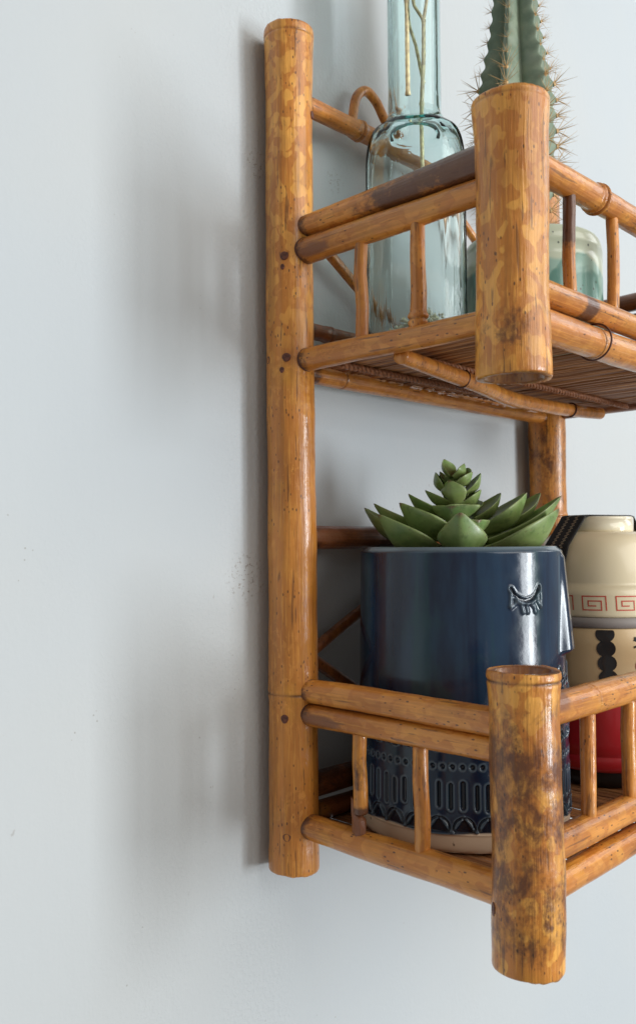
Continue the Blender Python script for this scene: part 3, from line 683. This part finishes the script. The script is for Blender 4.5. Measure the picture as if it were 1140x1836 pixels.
ridge(seg_dist(U, Zw, [(-.0085, -.0790), (-.004, -.0835), (.0, -.0845), (.004, -.0835), (.0085, -.0790)]), .0016, .0012)
# foot and rim rounding
H -= .0020 * np.exp(-ZV / .0012) ; bare = 1 - sm(ZV, .0095 - .0006 * np.sin(PH * 7), .0103 - .0006 * np.sin(PH * 7)); H -= .0006 * bare
H -= .0030 * sm(ZV, HP - .0035, HP) ** 2
EDGE = np.maximum(EDGE, .85 * sm(ZV, HP - .0030, HP - .0006)); EDGE = EDGE * (1 - bare)
RR = R0 + H; az = PH + FACE
V = np.stack([RR * np.cos(az), RR * np.sin(az), ZV], -1).reshape(-1, 3)
F = grid_faces(nzp, nt)
# inner lip and inside wall appended ring by ring
extra = []; 
for dr, z in ((.0036, HP + .0003), (.0046, HP - .0006), (.0052, HP - .004), (.0052, HP - .014)):
    extra.append(np.stack([(R0[-1] - dr) * np.cos(az[0]), (R0[-1] - dr) * np.sin(az[0]), np.full(nt, z)], 1))
V = np.concatenate([V] + extra); F = grid_faces(nzp + 4, nt)
pad = np.zeros(4 * nt); padE = np.concatenate([np.full(nt * 2, .8), np.zeros(nt * 2)])
me = mesh('pot_body', V, F, {'edge': np.concatenate([EDGE.ravel(), padE]), 'pool': np.concatenate([(POOL * (1 - bare)).ravel(), pad]), 'bare': np.concatenate([bare.ravel(), pad])})
link('pot_body', me, M_GLAZE, fp, (PX, PY, PZ))
V, F = lathe([(.0001, .0004), (.0545, .0004)], 60); link('pot_foot', mesh('pot_foot', V, [f for f in F if len(f) == 4]), M_BLACK, fp, (PX, PY, PZ))
V, F = lathe([(.0515, HP - .010), (.03, HP - .009), (.001, HP - .0085)], 60); link('soil', mesh('soil', V, F), M_SOIL, fp, (PX, PY, PZ))
# gravel
V, F = [], []
for i in range(120):
    a, r = rng.uniform(0, 6.28), +.049 * math.sqrt(rng.uniform(0, 1)); q = np.array([r * math.cos(a), r * math.sin(a), HP - .0075]); s_ = rng.uniform(.0015, .0034); b = len(V)
    V += [q + np.array(p_) * s_ * rng.uniform(.6, 1.2) for p_ in ((0, 0, .8), (1, 0, 0), (0, 1, 0), (-1, 0, 0), (0, -1, 0), (0, 0, -.8))]
    F += [tuple(b + i_ for i_ in f) for f in ((0, 1, 2), (0, 2, 3), (0, 3, 4), (0, 4, 1), (5, 2, 1), (5, 3, 2), (5, 4, 3), (5, 1, 4))]
o = link('grit', mesh('grit', V, F, smooth=False), M_SOIL, fp, (PX, PY, PZ)); o['kind'] = 'stuff'

# ------------------------------------------------------------------ succulent
ZS = .493
suc = thing('succulent', 'green rosette succulent with pointed leaves rising from the navy planter', 'succulent', tuple(px(833, 1000, ZS)))
def leaf(base, tip, width, thick=.28, curl=.16, up=None, broad=.45, ovate=1.0):
    base, tip = np.array(base, float), np.array(tip, float); d = tip - base; L = np.linalg.norm(d); d /= L
    upv = np.array([0, 0, 1.]) if up is None else np.array(up, float)
    side = np.cross(d, upv); side /= np.linalg.norm(side); nr = np.cross(side, d)
    nu, nv = 26, 20; V = []; tipa = []; mg = []
    for i in range(nu):
        t = i / (nu - 1)
        w_ = width * .5 * (max(0, (math.sin(math.pi * min(1, t * (1 - broad) / .5 * .5 + .0) ** 1.0) if False else (.68 + .32 * sm(np.array(t), 0, broad)) )) * float(1 - sm(np.array(t), broad + .02, 1.06)) ** .62)
        w_ *= 1 if t < .985 else .35
        cen = base + d * L * t + nr * (curl * L * (-math.sin(math.pi * t) * .6 + .25 * t * t))
        for j in range(nv):
            a = 2 * math.pi * j / nv; cx_, sy_ = math.cos(a), math.sin(a)
            wob_ = 1 + .03 * math.sin(t * 9 + len(COL.objects)); topk = (.25 if sy_ > 0 else 1.0) * wob_                       # flat above, keeled beneath
            keel = (1 - abs(cx_)) if sy_ < 0 else (1 - abs(cx_)) * .7
            V.append(cen + side * w_ * cx_ * (1.0) + nr * (sy_ * .25 * topk + (keel * -.75 if sy_ < 0 else keel * .12)) * w_ * thick * 1.7 + nr * abs(cx_) ** 2 * w_ * .28)
            tipa.append(t); mg.append(max(0, abs(cx_) - .82) / .18 + (.5 * math.exp(-(cx_ / .16) ** 2) if sy_ < 0 else 0))
    F = [tuple(f) for f in grid_faces(nu, nv).tolist()] + [tuple(range(nv))[::-1], tuple(range((nu - 1) * nv, nu * nv))]
    c = np.array(base); me = mesh('leaf', np.array(V) - c, F, {'tip': tipa, 'margin': mg})
    return link('leaf', me, M_LEAF, suc, Vector(c))
def zp(x, y): return (640 + x / 3, 810 + y / 3)
#  tip (zoomed px), tip depth offset, base, base depth offset, width px, curl
LV = [((520, 120), .001, (515, 200), 0, 22, .05, .5), ((545, 130), .003, (520, 215), 0, 20, .05, .5), ((465, 42), .004, (512, 135), 0, 20, .1, .55), ((580, 66), -.003, (520, 140), -.002, 19, .15, .5), ((596, 88), .004, (560, 150), 0, 16, .1, .5), ((622, 112), -.004, (520, 180), -.002, 20, .15, .5),
      ((418, 112), .002, (478, 215), 0, 20, .12, .5), ((442, 108), .007, (500, 190), .003, 16, .1, .5), ((668, 117), .002, (575, 228), 0, 20, .12, .45), ((494, 156), -.008, (528, 276), -.003, 24, .1, .5), ((630, 180), .007, (560, 250), .003, 18, .1, .5),
      ((362, 211), .003, (515, 282), 0, 21, .12, .45), ((669, 207), .001, (545, 290), 0, 24, .12, .45), ((560, 215), .008, (520, 275), .004, 30, .1, .5),
      ((271, 234), .002, (480, 345), 0, 30, .14, .42), ((776, 227), .010, (610, 370), .004, 32, .12, .45), ((625, 290), -.016, (490, 330), -.004, 34, .08, .5), ((505, 296), -.018, (540, 345), -.006, 44, .1, .5), ((640, 262), .014, (590, 330), .006, 24, .1, .5),
      ((917, 229), .004, (650, 420), .002, 50, .12, .45), ((987, 229), .020, (760, 400), .008, 34, .12, .45), ((222, 284), -.010, (500, 450), -.004, 50, .12, .42),
      ((85, 288), .008, (400, 430), .003, 40, .12, .42), ((34, 311), .018, (330, 470), .006, 40, .12, .42), ((107, 348), -.016, (430, 545), -.006, 50, .12, .42),
      ((1103, 251), .006, (680, 490), .002, 40, .12, .45), ((1093, 321), -.012, (690, 540), -.004, 58, .14, .46), ((655, 372), -.026, (560, 430), -.010, 40, .1, .5),
      ((700, 450), .030, (600, 470), .006, 50, .1, .5), ((420, 380), .030, (560, 450), .006, 50, .1, .5)]
for tp, dz, bs, bdz, wd, cu, brd in LV:
    a = px(*zp(*bs), ZS + bdz); b = px(*zp(*tp), ZS + dz)
    leaf(a, b, wd / 1534.37 * ZS * (2.05 if wd > 26 else 2.15), curl=cu, broad=brd)
# the broad front leaf, pointing at the viewer
leaf(px(*zp(572, 540), ZS - .012), px(*zp(553, 345), ZS - .038), 92 / 1534.37 * .455, curl=.25, broad=.42, thick=.35)
V, F = tube_pts([px(833, 1004, ZS), px(826, 930, ZS), px(817, 850, ZS)], [.0045, .003, .0015], 10); link('stem', mesh('stem', np.array(V) - np.array(px(833, 1004, ZS)), F), M_LEAF, suc, px(833, 1004, ZS))

# ------------------------------------------------------------------ doll-shaped lunch box
KX2, KY2, KZ2 = .2206, -.0858, -.1580; RB = .0427
bt = thing('doll_lunch_box', 'cream and red doll shaped stacking lunch box beside the navy planter', 'lunch box', (KX2, KY2, KZ2))
def bp(name, prof, mat, ns=96): V, F = lathe([(r, z - KZ2) for r, z in prof], ns); return link(name, mesh(name, V, F), mat, bt, (KX2, KY2, KZ2))
def dome(r0, z0, r1, z1, n=26): return [(r1 + (r0 - r1) * max(0, math.cos(a)) ** .80, z0 + (z1 - z0) * math.sin(a) ** .95) for a in np.linspace(0, np.pi / 2, n)]
bp('foot', [(.034, -.1580), (.0365, -.1575), (.037, -.1470), (.036, -.146)], M_BLACK)  # recessed foot added; its black stands in for shadow under the box
bp('red_bowl', [(.036, -.1480), (.0408, -.1475), (RB, -.1450), (RB, -.1380), (RB - .0005, -.1375), (RB, -.1370)] + [(RB, z) for z in np.linspace(-.13, -.0990, 4)] + [(RB - .001, -.0985)], M_RED)
bp('face_tier', [(RB - .001, -.0983), (RB - .0002, -.0979)] + [(RB - .0002, z) for z in np.linspace(-.09, -.0572, 4)] + [(RB - .0006, -.0566)], M_CREAM2)
bp('seal_band', [(RB - .002, -.0566), (RB + .0003, -.0562), (RB + .0004, -.0502), (RB - .0015, -.0497)], M_GREY)
bp('upper_bowl', [(RB - .0012, -.0497), (RB - .0002, -.0493), (RB, -.0478), (RB, -.0430), (RB, -.0360), (RB - .0001, -.0300)] + dome(RB - .0001, -.0300, .0235, .0052) + [(.018, .0058)], M_CREAM)
bp('lid_knob', [(.0225, .0050), (.0227, .0060), (.0228, .0133)] + arc(.0228, .0133, .0212, .0154, 5) + [(.0210, .0148), (.0190, .0144), (.001, .0144)], M_KNOB)
baz = math.atan2(CAM.y - KY2, CAM.x - KX2)
def surf_strip(name, pts, wd, z_mid, mat, rad):
    """flat printed line on the cylinder; pts in (metres along, z)."""
    V, F = [], []
    for (a, b), (c, e) in zip(pts[:-1], pts[1:]):
        n_ = 6; L = math.hypot(c - a, e - b); ux, uz = (c - a) / L, (e - b) / L; px_, pz = -uz * wd / 2, ux * wd / 2; b0 = len(V)
        for i in range(n_):
            t = i / (n_ - 1); t2 = (t * (L + wd) - wd / 2)
            for s_ in (1, -1):
                uu, zz = a + ux * t2 + s_ * px_, b + uz * t2 + s_ * pz; an = uu / rad
                V.append((rad * math.cos(an), rad * math.sin(an), zz))
        for i in range(n_ - 1): F.append((b0 + 2 * i, b0 + 2 * i + 1, b0 + 2 * i + 3, b0 + 2 * i + 2))
    return mesh(name, V, F)
sc_ = .542 / 1534 / 7.125
key = [(-(x - 590) * -sc_, -.0405 - (y - 1302) * sc_ * 1.0) for x, y in ((745, 1390), (735, 1215), (445, 1215), (455, 1390), (685, 1390), (680, 1275), (518, 1275), (522, 1338), (612, 1338))]
km = surf_strip('key_motif', key, .00075, 0, M_REDINK, RB + .00012); km.materials.append(M_REDINK)
k0 = baz + (1063 - 1072) / 112.
for i in range(13):
    link('key_motif', km, None, bt, (KX2, KY2, 0), Matrix.Rotation(k0 + i * 2 * math.pi / 13, 3, 'Z'))
# hair braids: printed column of beads, on both sides of the face
def disc_on(name, cs, mat, rad, z_clip=None):
    V, F = [], []; 
    for li, (cu, cz, rr, rz) in enumerate(cs):
        b0 = len(V); V.append((rad + li * .00002, cu / rad, cz)); 
        for t in np.linspace(0, 2 * np.pi, 28, endpoint=False):
            z = cz + rz * math.sin(t); z = min(z, z_clip) if z_clip is not None else z; V.append((rad + li * .00002, (cu + rr * math.cos(t)) / rad, z))
        F += [(b0, b0 + 1 + j, b0 + 1 + (j + 1) % 28) for j in range(28)]
    return mesh(name, [(r * math.cos(a), r * math.sin(a), z) for r, a, z in V], F)
s2 = .542 / 1534
for side in (-1, 1):
    cs = [(side * 0 + (i * 1.0 * s2 * side * -1) * 1.5, -.0600 - i * 26 * s2, 16.5 * s2, 15.0 * s2) for i in range(4)]
    me = disc_on('printed_braid', cs, M_BLACKINK, RB + .0001, -.0574); me.materials.append(M_BLACKINK)
    fa = baz + math.radians(42.5); azb = fa + side * math.radians(38.5)
    link('printed_braid', me, None, bt, (KX2, KY2, 0), Matrix.Rotation(azb, 3, 'Z'))
    me = disc_on('printed_cheek', [(0, 0, 13 * s2, 13 * s2)], M_REDINK, RB + .0001); me.materials.append(M_RED)
    link('printed_cheek', me, None, bt, (KX2, KY2, -.0802), Matrix.Rotation(fa + side * math.radians(7), 3, 'Z'))
    for dx, dz, rz_ in ((0, 0, .5), (0, -.002, -.35)):
        me = surf_strip('printed_lash', [(-.0026, .0012 if rz_ > 0 else -.0012), (.0022, 0)], .0013, 0, M_BLACKINK, RB + .0001); me.materials.append(M_BLACKINK)
        link('printed_lash', me, None, bt, (KX2, KY2, -.0650 + dz), Matrix.Rotation(fa + side * math.radians(10), 3, 'Z'))
me = surf_strip('printed_lash', [(-.0016, .0026), (.0016, -.0010)], .0013, 0, M_BLACKINK, RB + .00013); me.materials.append(M_BLACKINK)
link('printed_lash', me, None, bt, (KX2, KY2, -.0650), Matrix.Rotation(fa + math.radians(-11), 3, 'Z'))
# elastic strap over the knob
sdir = np.array(-RT) * .87 + np.array(-FW) * .49; sdir[2] = 0; sdir /= np.linalg.norm(sdir); sw = np.array([-sdir[1], sdir[0], 0])
sdir2 = -(np.array(RT) * .80 + np.array(FW) * .60); sdir2[2] = 0; sdir2 /= np.linalg.norm(sdir2); sdir2 = sdir; sw2 = sw
half = [(.0200, .0159), (.0232, .0152), (.0250, .0125), (.0385, -.0036), (.0425, -.0160), (RB + .0009, -.0290)] + [(RB + .0009, z) for z in np.linspace(-.05, -.150, 5)]
path = [(-a, b) for a, b in half[::-1]] + [(-.010, .0159), (0, .0159), (.010, .0159)] + half
PP = []; 
for a, b in zip(path[:-1], path[1:]):
    for f in np.linspace(0, 1, 6)[:-1]: PP.append((a[0] + (b[0] - a[0]) * f, a[1] + (b[1] - a[1]) * f))
PP.append(path[-1]); wdS = .0205
V = []; UVs = []; sacc = 0; NW = 9
for i, (s_, z) in enumerate(PP):
    if i: sacc += math.hypot(s_ - PP[i - 1][0], z - PP[i - 1][1])
    for j in range(NW):
        o_ = (j / (NW - 1) - .5) * wdS; kq = min(1, max(0, .5 + s_ / .02)); sv = sw * kq + sw2 * (1 - kq); sv /= np.linalg.norm(sv); q = (sdir if s_ > 0 else sdir2) * s_ + sv * o_
        if z < .010: # follow the round side
            rr = math.hypot(q[0], q[1]); lim = RB + .0009
            if abs(s_) > .035 and rr > lim: q = q * (lim / rr)
        V.append((q[0], q[1], z - KZ2)); UVs.append((j / (NW - 1), sacc))
F = [tuple(f) for f in grid_faces(len(PP), NW, False).tolist()]
me = mesh('strap', V, F); uv = me.uv_layers.new(name='UVMap')
for l in me.loops: uv.data[l.index].uv = UVs[l.vertex_index]
o = link('elastic_strap', me, M_STRAP, bt, (KX2, KY2, KZ2)); so = o.modifiers.new('thick', 'SOLIDIFY'); so.thickness = .0011; so.offset = 0

bpy.context.view_layer.update()
